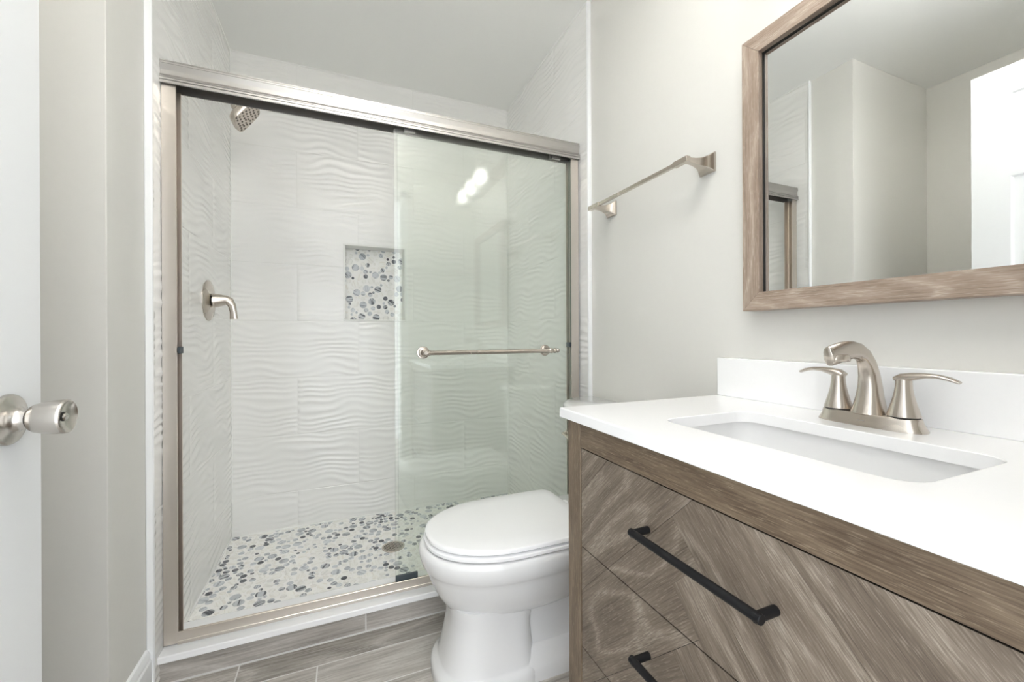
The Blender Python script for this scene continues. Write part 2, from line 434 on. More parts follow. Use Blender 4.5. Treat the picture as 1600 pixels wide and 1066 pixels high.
NX0, NX1, NZ0, NZ1, NDEP = 0.022, 0.335, 1.130, 1.532, 0.10
wave_tiles('wave_tile_facing', TL - .012, TR + .012, -0.211, lambda u, z, h: np.stack([u, TB - h, z], 1), wall_back, (NX0, NX1, NZ0, NZ1), seed=1)
wave_tiles('wave_tile_facing', 1.492, TB + .01, 1.808, lambda u, z, h: np.stack([TL + h, u, z], 1), wall_left, seed=2)
wave_tiles('wave_tile_facing', 1.492, TB + .01, 1.79, lambda u, z, h: np.stack([TR - h, u, z], 1), wall_right, seed=3)

# niche in the back wall
def pack(x0, x1, y0, y1, plan, avoid=None, seed=3):
    rr = random.Random(seed); cell = 0.04; grid = {}; out = []
    def ok(x, y, r):
        if avoid and (x - avoid[0]) ** 2 + (y - avoid[1]) ** 2 < (avoid[2] + r) ** 2: return False
        cx, cy = int(x // cell), int(y // cell)
        for i in (-1, 0, 1):
            for j in (-1, 0, 1):
                for (a, b, q) in grid.get((cx + i, cy + j), ()):
                    if (a - x) ** 2 + (b - y) ** 2 < (q + r + 0.0012) ** 2: return False
        return True
    area = (x1 - x0) * (y1 - y0)
    for r, dens, tries in plan:
        n = 0
        for _ in range(int(tries * area)):
            if n >= dens * area: break
            x, y = rr.uniform(x0 - r * .5, x1 + r * .5), rr.uniform(y0 - r * .5, y1 + r * .5)
            if ok(x, y, r):
                grid.setdefault((int(x // cell), int(y // cell)), []).append((x, y, r)); out.append((x, y, r)); n += 1
    return out
def discs(mb, circles, place, bounds, seed=5, seg=18, hgt=0.0014):
    rr = random.Random(seed); x0, x1, y0, y1 = bounds
    for x, y, r in circles:
        q = rr.random()
        tone = rr.uniform(0.1, .5) if q < .54 else (rr.uniform(.55, .72) if q < .76 else rr.uniform(.74, 1.0))
        if r > .016 and tone > .9: tone = .82
        th = rr.uniform(0, PI); c, s = math.cos(th), math.sin(th); ou, ov = rr.uniform(0, 50), rr.uniform(0, 50)
        top = []; low = []; uv = []
        for k in range(seg):
            a = 2 * PI * k / seg
            def cl(rad):
                return (min(max(x + rad * math.cos(a), x0), x1), min(max(y + rad * math.sin(a), y0), y1))
            pt = cl(r - .0006); pl = cl(r); top.append(pt); low.append(pl)
            dx, dy = pt[0] - x, pt[1] - y; uv.append((dx * c + dy * s + ou, -dx * s + dy * c + ov))
        V = [place(p[0], p[1], hgt) for p in top] + [place(p[0], p[1], 0.0) for p in low]
        F = [tuple(range(seg))] + [(k, k + seg, (k + 1) % seg + seg, (k + 1) % seg) for k in range(seg)]
        U = [uv] + [[uv[k], uv[k], uv[(k + 1) % seg], uv[(k + 1) % seg]] for k in range(seg)]
        mb.add(V, F, U, 1, tone)
mb = MB(); yb = TB + NDEP
mb.add([(NX0, yb, NZ0), (NX1, yb, NZ0), (NX1, yb, NZ1), (NX0, yb, NZ1)], [(0, 1, 2, 3)], mi=0)
plan = [(.0195, 260, 40000), (.0125, 480, 60000), (.0075, 420, 60000)]
discs(mb, pack(NX0, NX1, NZ0, NZ1, plan, seed=11), lambda x, z, h: (x, yb - h, z), (NX0, NX1, NZ0, NZ1), seed=21)
niche_back = mb.build('niche_mosaic', ['marblegrout', 'pebble'], wall_back, angle=30)
mb = MB(); t = .010
for lo, hi in (((NX0 - t, TB - .004, NZ0 - t), (NX1 + t, yb, NZ0)), ((NX0 - t, TB - .004, NZ1), (NX1 + t, yb, NZ1 + t)),
               ((NX0 - t, TB - .004, NZ0), (NX0, yb, NZ1)), ((NX1, TB - .004, NZ0), (NX1 + t, yb, NZ1))):
    mb.box(lo, hi)
mb.build('niche_lining', 'nichetrim', wall_back, bevel=.0015)

# shower floor of round marble pieces
mb = MB(); b = (TL, TR, 1.665, TB)
mb.box((TL - .01, 1.60, -0.05), (TR + .01, TB + .01, SF - .0012), mi=0)
DRX, DRY = 0.222, 2.006
plan = [(.0195, 215, 40000), (.0125, 560, 70000), (.0078, 650, 70000)]
discs(mb, pack(b[0], b[1], b[2], b[3], plan, avoid=(DRX, DRY, .05), seed=4), lambda x, y, h: (x, y, SF - .0012 + h), b, seed=9)
struct(mb, 'shower_floor', ['marblegrout', 'pebble'], angle=30)

# curb
curb = MB(); curb.box((TL, 1.513, 0.073), (TR, 1.672, 0.0945))
curb_o = struct(curb, 'shower_curb', 'quartz', bevel=.003)
mb = MB(); mb.box((XL, 1.5325, 0), (XR, 1.64, 0.073), mi=1)
planks(mb, [(0.002, 0.0725)], XL, XR, lambda x, z: (x, 1.5315, z), [[0.0755]])
mb.build('curb_riser', ['plank', 'floorgrout'], curb_o, smooth=False)
# tile edge trims and caulk beads
mb = MB(); mb.box((XL, 1.484, 0.0), (TL + .004, 1.494, CEIL)); struct(mb, 'trim_1', 'trim', bevel=.003)
mb = MB(); mb.box((TR - .004, 1.484, 0.0), (XR, 1.494, CEIL)); struct(mb, 'trim_2', 'trim', bevel=.003)
def bead(p, q, r=.004, n=10):
    m = MB(); m.sweep([p, q], [r, r], up=(1, 0, 0) if abs(q[2] - p[2]) > .1 or abs(q[1] - p[1]) > .1 else (0, 0, 1), n=n); return m
mb = bead((TL + .001, TB - .001, SF), (TL + .001, TB - .001, CEIL)); struct(mb, 'trim_3', 'caulk')
mb = bead((TR - .001, TB - .001, SF), (TR - .001, TB - .001, CEIL)); struct(mb, 'trim_4', 'caulk')
mb = bead((TL, TB - .001, SF + .001), (TR, TB - .001, SF + .001), .005); struct(mb, 'trim_5', 'caulk')
mb = bead((TL + .001, 1.672, SF + .001), (TL + .001, TB, SF + .001), .005); struct(mb, 'trim_6', 'caulk')
mb = bead((TR - .001, 1.672, SF + .001), (TR - .001, TB, SF + .001), .005); struct(mb, 'trim_7', 'caulk')
mb = bead((TL, TB - .001, CEIL - .001), (TR, TB - .001, CEIL - .001), .004); struct(mb, 'trim_8', 'caulk')
mb = bead((TR - .001, 1.494, CEIL - .001), (TR - .001, TB, CEIL - .001), .004); struct(mb, 'trim_9', 'caulk')
mb = bead((TL + .001, 1.494, CEIL - .001), (TL + .001, TB, CEIL - .001), .004); struct(mb, 'trim_10', 'caulk')
# baseboards with a stepped top
def baseboard(name, prof_axis, a, b, face, sgn):
    pr = [(0, 0), (.014, 0), (.014, .112), (.011, .118), (.011, .130), (.006, .142), (0, .145)]
    m = MB()
    poly = [(face + sgn * d, z) for d, z in pr]
    m.prism(poly, prof_axis, a, b); struct(m, name, 'trim', angle=25)
baseboard('baseboard_left', 'y', YC - .014, 1.484, XL, 1)
baseboard('baseboard_front', 'x', XREC, XL + .014, YC, -1)
baseboard('baseboard_right', 'y', 0.84, 1.484, XR, -1)
baseboard('baseboard_recess', 'y', Y0, YC - .014, XREC, 1)

# ------------------------------------------------------------------ shower door
sd = thing('shower_door', 'framed sliding glass shower door in satin nickel above the white curb', 'shower door', (0.2335, 1.58, 0.0945))
front = [(1.556, 1.878), (1.551, 1.876), (1.551, 1.873), (1.5525, 1.8725), (1.5525, 1.8715), (1.550, 1.871), (1.550, 1.866), (1.5515, 1.8655), (1.5515, 1.8645), (1.549, 1.864),
         (1.5495, 1.860), (1.5535, 1.850), (1.5545, 1.841), (1.5525, 1.832), (1.549, 1.8265), (1.5475, 1.8255), (1.5475, 1.8235), (1.550, 1.823), (1.550, 1.8215),
         (1.547, 1.821), (1.547, 1.8155), (1.550, 1.815), (1.550, 1.8135), (1.547, 1.813), (1.547, 1.8055)]
prof = front + [(1.553, 1.8055), (1.553, 1.846), (1.5815, 1.846), (1.5815, 1.822), (1.5835, 1.822), (1.5835, 1.846), (1.610, 1.846), (1.610, 1.806), (1.614, 1.806), (1.614, 1.878)]
mb = MB(); mb.prism(prof, 'x', -0.506, 0.966); mb.build('header_rail', 'rail', sd, angle=50)
def channel(x_wall, sgn):
    m = MB(); x = lambda d: x_wall + sgn * d
    poly = [(x(0), 1.558), (x(.036), 1.558), (x(.036), 1.561), (x(.008), 1.561), (x(.008), 1.5805), (x(.030), 1.5805), (x(.030), 1.5825), (x(.008), 1.5825), (x(.008), 1.602), (x(.036), 1.602), (x(.036), 1.606), (x(0), 1.606)]
    m.prism(poly, 'z', 0.098, 1.806); return m.build('side_jamb', 'jamb', sd, angle=50)
jl = channel(-0.5015, 1); jr = channel(0.9635, -1)
for xb, jb, s_ in ((-0.4655, jl, 1), (0.9275, jr, -1)):
    mb = MB(); mb.box((min(xb, xb + .006 * s_) , 1.565, .985), (max(xb, xb + .006 * s_), 1.596, 1.006)); mb.box((min(xb, xb - .024 * s_), 1.572, .988), (max(xb, xb - .024 * s_), 1.590, 1.003))
    mb.build('bumper', 'rubber', jb, bevel=.001, label='dark rubber bumper')
mb = MB()
mb.prism([(1.556, .0945), (1.556, .1035), (1.5575, .105), (1.5575, .1315), (1.5585, .1325), (1.5605, .1325), (1.5615, .1315), (1.5615, .106), (1.579, .106), (1.579, .112), (1.5815, .112), (1.5815, .106), (1.603, .106), (1.603, .109), (1.606, .109), (1.606, .0945)], 'x', -0.466, 0.928)
mb.build('bottom_track', 'jamb', sd, angle=40)
def glass_panel(x0, x1, y):
    m = MB(); m.box((x0, y - .003, .110), (x1, y + .003, 1.803)); 
    m.mi = [0, 0, 0, 1, 0, 1]
    return m.build('glass_panel', ['glass', 'glassedge'], sd, smooth=False)
gp = glass_panel(0.1815, 0.930, 1.5705)
gp2 = glass_panel(0.196, 0.936, 1.594)
for p_, y_, x0 in ((gp, 1.5705, .19), (gp2, 1.594, .21)):
    for xx in (x0 + .05, .86):
        mb = MB(); mb.box((xx - .02, y_ - .0045, 1.797), (xx + .02, y_ + .0045, 1.835)); mb.build('hanger_bracket', 'rail', p_, bevel=.001)
mb = MB(); mb.box((0.1815, 1.5655, .128), (0.262, 1.5755, .150)); mb.build('bottom_guide', 'rubber', gp, bevel=.001, label='dark bottom guide')
# handle bar on the outer panel
HZ = 0.9735; HYG = 1.5675
for hx in (0.285, 0.800):
    mb = MB(); A = axisY(hx, HYG, HZ, -1)
    mb.lathe([(.0235, 0), (.0235, .003), (.022, .0045), (.0185, .005), (.0185, .0085), (.0165, .010), (.0115, .0115), (.0085, .018), (.0085, .030), (.0095, .034), (.0095, .046), (.0105, .050), (.0105, .064), (.007, .067)], A, 32)
    mb.build('handle_post', 'nickel', gp)
mb = MB(); HB = HYG - .056
A = axisX(.2755, HB, HZ, 1)
ln = .840 - .2755
mb.lathe([(.002, 0), (.0065, .002), (.009, .006), (.009, .009), (.0065, .013), (.0075, .015), (.0105, .018), (.0105, .024), (.0085, .028)] + [(.0085, ln - .028), (.0105, ln - .024), (.0105, ln - .018), (.0075, ln - .015), (.0065, ln - .013), (.009, ln - .009), (.009, ln - .006), (.0065, ln - .002), (.002, ln)], A, 28)
mb.build('handle_bar', 'nickel', gp)

# shower fittings on the left wall
sh = thing('shower_sprayer', 'square brushed nickel shower head on a bent arm from the tiled left wall', 'shower head', (TL, 2.10, 2.07))
mb = MB(); mb.lathe([(.031, -.004), (.031, .004), (.026, .010), (.014, .016), (.012, .018)], axisX(TL + .001, 2.10, 2.075), 32); mb.build('flange', 'nickel', sh)
nrm = Vector((.80, 0, -.60)).normalized(); fc = Vector((-.372, 2.10, 1.996))
back = fc - nrm * .038
mb = MB(); pts = [Vector((TL, 2.10, 2.075)), Vector((TL + .03, 2.10, 2.078)), Vector((TL + .055, 2.10, 2.070)), Vector((-.435, 2.10, 2.047)), back - nrm * .025]
mb.sweep(pts, [.0095] * 5, up=(0, 1, 0), n=16); mb.build('arm', 'nickel', sh)
tax = Vector((.60, 0, .80)); yax = Vector((0, 1, 0))
F4 = Matrix(((yax.x, tax.x, nrm.x, fc.x), (yax.y, tax.y, nrm.y, fc.y), (yax.z, tax.z, nrm.z, fc.z), (0, 0, 0, 1)))
def sq(h, n=40, p=5.0): 
    return [(h * math.copysign(abs(math.cos(2 * PI * (k + .5) / n)) ** (2 / p), math.cos(2 * PI * (k + .5) / n)), h * math.copysign(abs(math.sin(2 * PI * (k + .5) / n)) ** (2 / p), math.sin(2 * PI * (k + .5) / n))) for k in range(n)]
mb = MB(); mb.rings([[(x, y, z) for x, y in sq(h)] for h, z in ((.030, -.042), (.050, -.036), (.064, -.028), (.0675, -.020), (.0675, -.003), (.0655, 0.0))], M4=F4)
mb.lathe([(.0135, -.068), (.016, -.064), (.016, -.050), (.022, -.046), (.022, -.040)], F4, 24)
head = mb.build('spray_head', 'nickel', sh)
mb = MB()
for i in range(6):
    for j in range(7):
        x, y = (i - 2.5) * .0205 + (.0051 if j % 2 else -.0051), (j - 3) * .0178
        x += rnd.uniform(-.004, .004); y += rnd.uniform(-.003, .003)
        mb.lathe([(.0042, -.001), (.0042, .0010), (.0028, .0020)], F4 @ Matrix.Translation((x, y, 0)), 8)
mb.build('spray_nozzles', 'nozzle', head, label='dark rubber spray nozzles', kind='stuff')

sv = thing('shower_valve', 'round nickel shower valve plate with a curved lever on the tiled left wall', 'shower valve', (TL, 2.03, 1.185))
mb = MB(); mb.lathe([(.083, -.003), (.083, .003), (.079, .007), (.060, .011), (.034, .0145), (.030, .0145)], axisX(TL + .001, 2.03, 1.185), 56); mb.build('escutcheon', 'nickel', sv)
mb = MB(); mb.lathe([(.0205, .010), (.0205, .022)], axisX(TL, 2.03, 1.185), 28); mb.build('valve_stem', 'dark', sv)
mb = MB()
mb.sweep([(-.483, 2.03, 1.185), (-.462, 2.03, 1.187), (-.440, 2.03, 1.188), (-.428, 2.03, 1.183), (-.4195, 2.03, 1.166), (-.415, 2.03, 1.140), (-.413, 2.03, 1.110)],
         [(.0295, .0295), (.0255, .0245), (.0205, .017), (.0175, .012), (.0145, .0085), (.0130, .0065), (.0150, .006)], up=(0, 1, 0), n=24, tangents=[(1, 0, 0), (1, 0, .05), (1, 0, -.15), (.75, 0, -.7), (.25, 0, -1), (.12, 0, -1), (.05, 0, -1)])
# sideways half-width runs along z/x, so swap: handled by section axes
mb.build('lever_handle', 'nickel', sv)

dr = thing('shower_drain', 'round nickel drain grate set in the mosaic shower floor', 'drain', (DRX, DRY, SF))
mb = MB(); T = Matrix.Translation((DRX, DRY, SF - .0005))
mb.lathe([(.052, -.001), (.052, .0018), (.050, .0025), (.044, .0025), (.043, .0005)], T, 40, cap0=False, cap1=False); mb.build('drain_ring', 'nickel', dr)
mb = MB()
for k in range(-4, 5):
    for a in (0, PI / 2):
        c = k * .0095; h = math.sqrt(max(0, .0425 ** 2 - c * c))
        Mx = T @ Matrix.Rotation(a + .6, 4, 'Z')
        mb.box((c - .0016, -h, 0.0), (c + .0016, h, .0022 if a == 0 else .0020), M4=Mx)
mb.build('drain_grate', 'nickel', dr)
mb = MB(); mb.lathe([(.043, -.0006), (.043, .0004)], T, 32); mb.build('drain_pit', 'dark', dr)

# ------------------------------------------------------------------ toilet
TY = 1.245
tl = thing('toilet', 'white two piece toilet with a closed lid between the vanity and the shower', 'toilet', (0.55, TY, 0))
def egg(xf, xb, hw, z, n=64, pf=2.1, pb=3.0, split=.52):
    """outline with round front (at -X) and squarer back"""
    xm = xf + (xb - xf) * split; out = []
    for k in range(n):
        a = 2 * PI * k / n; c, s_ = math.cos(a), math.sin(a)
        if c <= 0: p = pf; L_ = xm - xf
        else: p = pb; L_ = xb - xm
        x = xm + L_ * math.copysign(abs(c) ** (2 / p), c); y = hw * math.copysign(abs(s_) ** (2 / p), s_)
        out.append((x, TY + y, z))
    return out
bowl = MB()
sec = [(.262, .62, .10, .300), (.240, .70, .168, .4020), (.228, .748, .186, .4040), (.2175, .752, .1925, .399), (.2135, .755, .195, .388), (.2165, .757, .194, .368), (.222, .757, .190, .350), (.2275, .757, .1845, .341), (.232, .757, .180, .334), (.2365, .757, .177, .322),
       (.247, .756, .169, .298), (.258, .755, .159, .272), (.272, .75, .146, .246), (.289, .74, .129, .222), (.300, .73, .112, .205), (.315, .72, .09, .19)]
bowl.rings([egg(a, b_, c, d, pf=2.15, pb=3.2) for a, b_, c, d in sec], cap0=True, cap1=True)
col = [(.294, .555, .122, .235), (.2985, .548, .120, .205), (.300, .543, .118, .18), (.2965, .542, .1185, .15), (.289, .545, .121, .115), (.281, .550, .125, .08), (.274, .555, .1285, .055), (.270, .558, .131, .047), (.259, .562, .138, .041), (.2525, .565, .1425, .033), (.251, .566, .1435, .02), (.251, .566, .1435, 0.0)]
bowl.rings([egg(a, b_, c, d, pf=2.6, pb=5, split=.5) for a, b_, c, d in col])
bowl.rings([egg(a, b_, c, d, pf=4, pb=4, split=.5) for a, b_, c, d in ((.45, .80, .085, .30), (.46, .82, .088, .20), (.46, .84, .095, .11), (.46, .85, .104, .085))])
bowl.rings([egg(a, b_, c, d, pf=4, pb=4, split=.5) for a, b_, c, d in ((.40, .86, .100, .092), (.40, .868, .112, .086), (.40, .872, .122, .06), (.40, .875, .130, .045), (.40, .878, .136, .030), (.40, .878, .137, 0))])
bowl.rings([egg(a, b_, c, d, pf=4, pb=4, split=.5) for a, b_, c, d in ((.66, .955, .13, .20), (.62, .96, .16, .30), (.62, .962, .178, .36), (.64, .962, .182, .402), (.66, .958, .176, .408))])
bowl.build('bowl', 'porcelain', tl, angle=50)
st = MB(); st.rings([egg(.252, .725, .168, .4030, pf=2.2, pb=12), egg(.2535, .725, .168, .4088, pf=2.2, pb=12), egg(.234, .735, .186, .4088, pf=2.2, pb=12), egg(.230, .738, .190, .4105, pf=2.2, pb=12), egg(.230, .738, .190, .4185, pf=2.2, pb=12), egg(.233, .736, .187, .4208, pf=2.2, pb=12), egg(.254, .725, .168, .4208, pf=2.2, pb=12), egg(.254, .725, .168, .4275, pf=2.2, pb=12)])
st.build('seat', 'seat', tl, angle=50)
ld = MB(); ld.rings([egg(.245, .728, .178, .4260, pf=2.2, pb=12), egg(.2385, .735, .1855, .4266, pf=2.2, pb=12), egg(.2335, .738, .189, .4295, pf=2.2, pb=12), egg(.2335, .738, .189, .437, pf=2.2, pb=12), egg(.2365, .737, .187, .4405, pf=2.2, pb=12), egg(.245, .734, .181, .4425, pf=2.2, pb=12), egg(.30, .70, .13, .4440, pf=2.2, pb=12), egg(.42, .62, .05, .4445, pf=2.2, pb=12)])
ld.build('lid', 'seat', tl, angle=40)
for s_ in (-1, 1):
    mb = MB(); mb.lathe([(.014, .405), (.014, .425), (.011, .430)], Matrix.Translation((.752, TY + s_ * .075, 0)), 20)
    mb.build('seat_hinge', 'seat', tl)
def bow(xb, xf, hw, z, n=48, p=2.15):
    o = []
    for k in range(n + 1):
        a = -PI / 2 + PI * k / n; s_, c = math.sin(a), math.cos(a)
        o.append((xb - (xb - xf) * abs(c) ** (2 / p), TY + hw * math.copysign(abs(s_) ** (2 / p), s_), z))
    return o
mb = MB(); mb.rings([bow(.955, .80, .185, .408), bow(.957, .785, .193, .43), bow(.96, .772, .203, .56), bow(.96, .765, .209, .752)]); mb.build('tank', 'porcelain', tl, angle=50)
mb = MB(); mb.rings([bow(.962, .760, .212, .7525), bow(.967, .746, .2185, .756), bow(.967, .742, .2195, .764), bow(.967, .742, .2195, .776), bow(.965, .746, .217, .782), bow(.958, .757, .209, .7855)]); mb.build('tank_lid', 'porcelain', tl, angle=50)
mb = MB(); mb.lathe([(.012, 0), (.012, .006), (.007, .008), (.007, .016)], axisX(.812, TY + .155, .655, -1), 20); mb.sweep([(.795, TY + .165, .655), (.791, TY + .13, .653), (.785, TY + .09, .648)], [(.006, .004), (.006, .004), (.008, .0045)], n=12)
mb.build('flush_lever', 'nickel', tl, label='nickel flush lever')

# ------------------------------------------------------------------ vanity
VX, VY0, VY1 = 0.476, 0.082, 0.8175
vn = thing('vanity_cabinet', 'grey brown oak vanity cabinet with chevron drawer fronts and black pulls', 'cabinet', (.72, .45, 0))
mb = MB()
mb.box((VX, .767, 0), (VX + .02, VY1, .847), 'z'); mb.build('front_stile', 'oakdark', vn, bevel=.0012)
mb = MB(); mb.box((VX, VY0, 0), (VX + .02, VY0 + .05, .847), 'z'); mb.build('front_stile', 'oakdark', vn, bevel=.0012)
mb = MB(); mb.box((VX + .0004, VY0 + .05, .7935), (VX + .02, .767, .847), 'y'); mb.build('top_rail', 'oakdark', vn, bevel=.0008)
mb = MB(); mb.box((VX + .0004, VY0 + .05, .075), (VX + .02, .767, .150), 'y'); mb.build('bottom_rail', 'oakdark', vn, bevel=.0008)
mb = MB(); mb.box((VX + .02, VY1 - .018, .0), (.98, VY1, .847), 'z'); mb.build('side_panel', 'oakdark', vn, bevel=.0008)
mb = MB(); mb.box((VX + .02, VY0, .0), (.98, VY0 + .018, .847), 'z'); mb.build('side_panel', 'oakdark', vn, bevel=.0008)
mb = MB(); mb.box((VX + .030, VY0 + .018, .09), (.975, VY1 - .018, .70)); mb.build('cabinet_box', 'dark', vn, smooth=False)

K = .1053
PL = {}
def plank_uv(kind, k):
    key = (kind, k // 2)
    if key not in PL: PL[key] = (rnd.uniform(0, 40), rnd.uniform(0, 40), rnd.uniform(-.08, .08))
    return PL[key]
PL[('L', 0)] = (3.1, 7.25, .02)
def clip(poly, a, b, c):
    """keep a*y+b*z<=c"""
    out = []
    for i in range(len(poly)):
        p, q = poly[i], poly[(i + 1) % len(poly)]; dp, dq = a * p[0] + b * p[1] - c, a * q[0] + b * q[1] - c
        if dp <= 0: out.append(p)
        if (dp < 0) != (dq < 0) and abs(dp - dq) > 1e-12:
            t_ = dp / (dp - dq); out.append((p[0] + (q[0] - p[0]) * t_, p[1] + (q[1] - p[1]) * t_))
    return out
def drawer(z0, z1):
    y0, y1 = VY0 + .0525, .7650
    m = MB(); xf = VX + .0022
    m.box((xf + .0012, y0, z0), (xf + .02, y1, z1), mi=1)
    e = .0005
    def rect(): return [(y0, z0 - CAMZ), (y1, z0 - CAMZ), (y1, z1 - CAMZ), (y0, z1 - CAMZ)]
    for k in range(-7, 9):
        for kind in 'LR':
            P = rect()
            ou, ov, tone = plank_uv(kind, k)
            if kind == 'L':
                hi, lo = .217 - K * k, .217 - K * (k + 1)
                if k % 2 == 0: hi -= e
                else: lo += e
                P = clip(P, 1, 1, hi); P = clip(P, -1, -1, -lo); P = clip(P, -1, 1, -(.787 + K * k + e))
            else:
                lo, hi = .787 + K * (k - 1), .787 + K * k
                kk = k
                if kk % 2 == 0: hi -= e
                else: lo += e
                P = clip(P, 1, -1, hi); P = clip(P, -1, 1, -lo); P = clip(P, 1, 1, .217 - K * k - e)
                ou, ov, tone = plank_uv(kind, k - 1)
            if len(P) < 3: continue
            uv = []
            for (y, z) in P:
                if kind == 'L': uv.append(((y - z) * .7071 + ou, (y + z) * .7071 + ov))
                else: uv.append(((y + z) * .7071 + ou, (y - z) * .7071 + ov))
            n = len(P)
            V = [(xf, y, z + CAMZ) for y, z in P] + [(xf + .002, y, z + CAMZ) for y, z in P]
            m.add(V, [tuple(range(n))] + [(i, i + n, (i + 1) % n + n, (i + 1) % n) for i in range(n)], [uv] + [[uv[i], uv[i], uv[(i + 1) % n], uv[(i + 1) % n]] for i in range(n)], 0, tone)
    d = m.build('drawer', ['oak', 'dark'], vn, smooth=False)
    # bar pull: round bar with mitred round standoffs
    hz = z1 - .085; ya, yb_ = .3345, .556
    h = MB()
    h.sweep([(VX + .0022, yb_, hz), (VX - .0345, yb_, hz)], [.0062] * 2, up=(0, 0, 1), n=20)
    h.sweep([(VX + .0022, ya, hz), (VX - .0345, ya, hz)], [.0062] * 2, up=(0, 0, 1), n=20)
    h.sweep([(VX - .030, yb_ + .0063, hz), (VX - .030, ya - .0063, hz)], [.0064] * 2, up=(0, 0, 1), n=20)
    h.build('drawer_pull', 'black', d, bevel=.0008, label='matte black bar pull')
    return d
for z0, z1 in ((.581, .791), (.365, .5785), (.1525, .3625)): drawer(z0, z1)

# countertop with backsplash, undermount sink
CT, CB = .8695, .8475
CX0, CX1, CY0, CY1 = .466, XR - .001, .062, .838
SX0, SX1, SY0, SY1, SR = .578, .818, .245, .638, .035
ct = thing('countertop', 'white quartz vanity countertop with a low backsplash', 'countertop', (.72, .45, CB))
def rrect(x0, x1, y0, y1, r, n=8):
    o = []
    for cx, cy, a0 in ((x1 - r, y1 - r, 0), (x0 + r, y1 - r, PI / 2), (x0 + r, y0 + r, PI), (x1 - r, y0 + r, 1.5 * PI)):
        for k in range(n + 1): o.append((cx + r * math.cos(a0 + PI / 2 * k / n), cy + r * math.sin(a0 + PI / 2 * k / n)))
    return o
inner = rrect(SX0, SX1, SY0, SY1, SR)
def outer_for(pts):
    o = []
    cx, cy = (SX0 + SX1) / 2, (SY0 + SY1) / 2
    n = len(pts) // 4
    cor = [(CX1, CY1), (CX0, CY1), (CX0, CY0), (CX1, CY0)]
    return cor, n
mb = MB()
cor, n = outer_for(inner)
ed = .0025
def slab_ring(pts, z): return [(x, y, z) for x, y in pts]
nI = len(inner)
rings_in = [slab_ring(inner, CT), slab_ring(rrect(SX0 + .0012, SX1 - .0012, SY0 + .0012, SY1 - .0012, SR), CT - .0015), slab_ring(rrect(SX0 + .0012, SX1 - .0012, SY0 + .0012, SY1 - .0012, SR), CB)]
V = []; F = []
for rg_ in rings_in: V += rg_
for i in range(2):
    for k in range(nI): F.append((i * nI + k, i * nI + (k + 1) % nI, (i + 1) * nI + (k + 1) % nI, (i + 1) * nI + k))
def corner_ring(off, z): return [(CX1 - 0 * off, CY1 - off, z), (CX0 + off, CY1 - off, z), (CX0 + off, CY0 + off, z), (CX1, CY0 + off, z)]
oc = len(V); V += corner_ring(ed, CT) + corner_ring(0.0007, CT - .0008) + corner_ring(0, CT - ed) + corner_ring(0, CB + .001) + corner_ring(.001, CB)
for i in range(4):
    for k in range(4): F.append((oc + i * 4 + k, oc + i * 4 + (k + 1) % 4, oc + (i + 1) * 4 + (k + 1) % 4, oc + (i + 1) * 4 + k))
q = nI // 4
for c in range(4):
    for k in range(q - 1): F.append((c * q + k, c * q + k + 1, oc + c))
    F.append((c * q + q - 1, ((c + 1) * q) % nI, oc + (c + 1) % 4, oc + c))
lo_ = 2 * nI; ob = oc + 16
for c in range(4):
    for k in range(q - 1): F.append((lo_ + c * q + k, ob + c, lo_ + c * q + k + 1))
    F.append((lo_ + c * q + q - 1, ob + c, ob + (c + 1) % 4, lo_ + ((c + 1) * q) % nI))
mb.add(V, F); mb.build('slab', 'quartz', ct, angle=20)
mb = MB(); mb.box((.962, CY0, CT), (XR - .001, CY1, .9727)); mb.build('backsplash', 'quartz', ct, bevel=.002)
sk = thing('sink', 'white rectangular undermount sink basin set below the quartz counter', 'sink', (.698, .4415, .715))
mb = MB(); g_ = .008
def rr_(d, z, r=SR + .008): return [(x, y, z) for x, y in rrect(SX0 - g_ + d, SX1 + g_ - d, SY0 - g_ + d, SY1 + g_ - d, max(.012, r - d * .3))]
mb.rings([rr_(-.012, CB), rr_(-.012, CB - .006), rr_(.0, CB - .014), rr_(.012, .72), rr_(.055, .70)], cap0=False, cap1=True)
mb.rings([rr_(-.012, CB), rr_(0, CB), rr_(.004, .80), rr_(.012, .742), rr_(.022, .728), rr_(.036, .722), rr_(.10, .716)], cap0=False, cap1=True)
mb.build('basin', 'porcelain', sk, angle=60)
mb = MB(); mb.lathe([(.026, .7155), (.026, .719), (.022, .7205), (.006, .7205)], Matrix.Translation((.698, .4415, 0)), 28); mb.build('sink_drain', 'nickel', sk)

# faucet
FX, FY = .893, .447
fa = thing('faucet', 'brushed nickel two handle faucet standing on the white counter behind the sink', 'faucet', (FX, FY, CT))
def stad(hx, hy, z, n=40, p=2.6, cx=FX):
    o = []
    for k in range(n):
        a = 2 * PI * k / n; c, s_ = math.cos(a), math.sin(a)
        # stadium: semicircles of radius hx at the ends along y
        o.append((cx + hx * math.copysign(abs(c) ** (2 / p), c), FY + hy * math.copysign(abs(s_) ** (2 / p), s_), z))
    return o
mb = MB(); mb.rings([stad(.0285, .0815, CT, p=3), stad(.0285, .0815, CT + .0025, p=3), stad(.0262, .0785, CT + .008, p=3), stad(.0245, .0755, CT + .015, p=3), stad(.0238, .0742, CT + .021, p=3), stad(.0225, .073, CT + .0225, p=3)])
base = mb.build('base_plate', 'nickel', fa, angle=45)
mb = MB()   # faint maker's mark on the base front
for k in range(5): mb.box((FX - .0268, FY - .005 + k * .0021, CT + .0095), (FX - .0258, FY - .0038 + k * .0021, CT + .0112))
mb.build('etched_mark', 'rail', base)
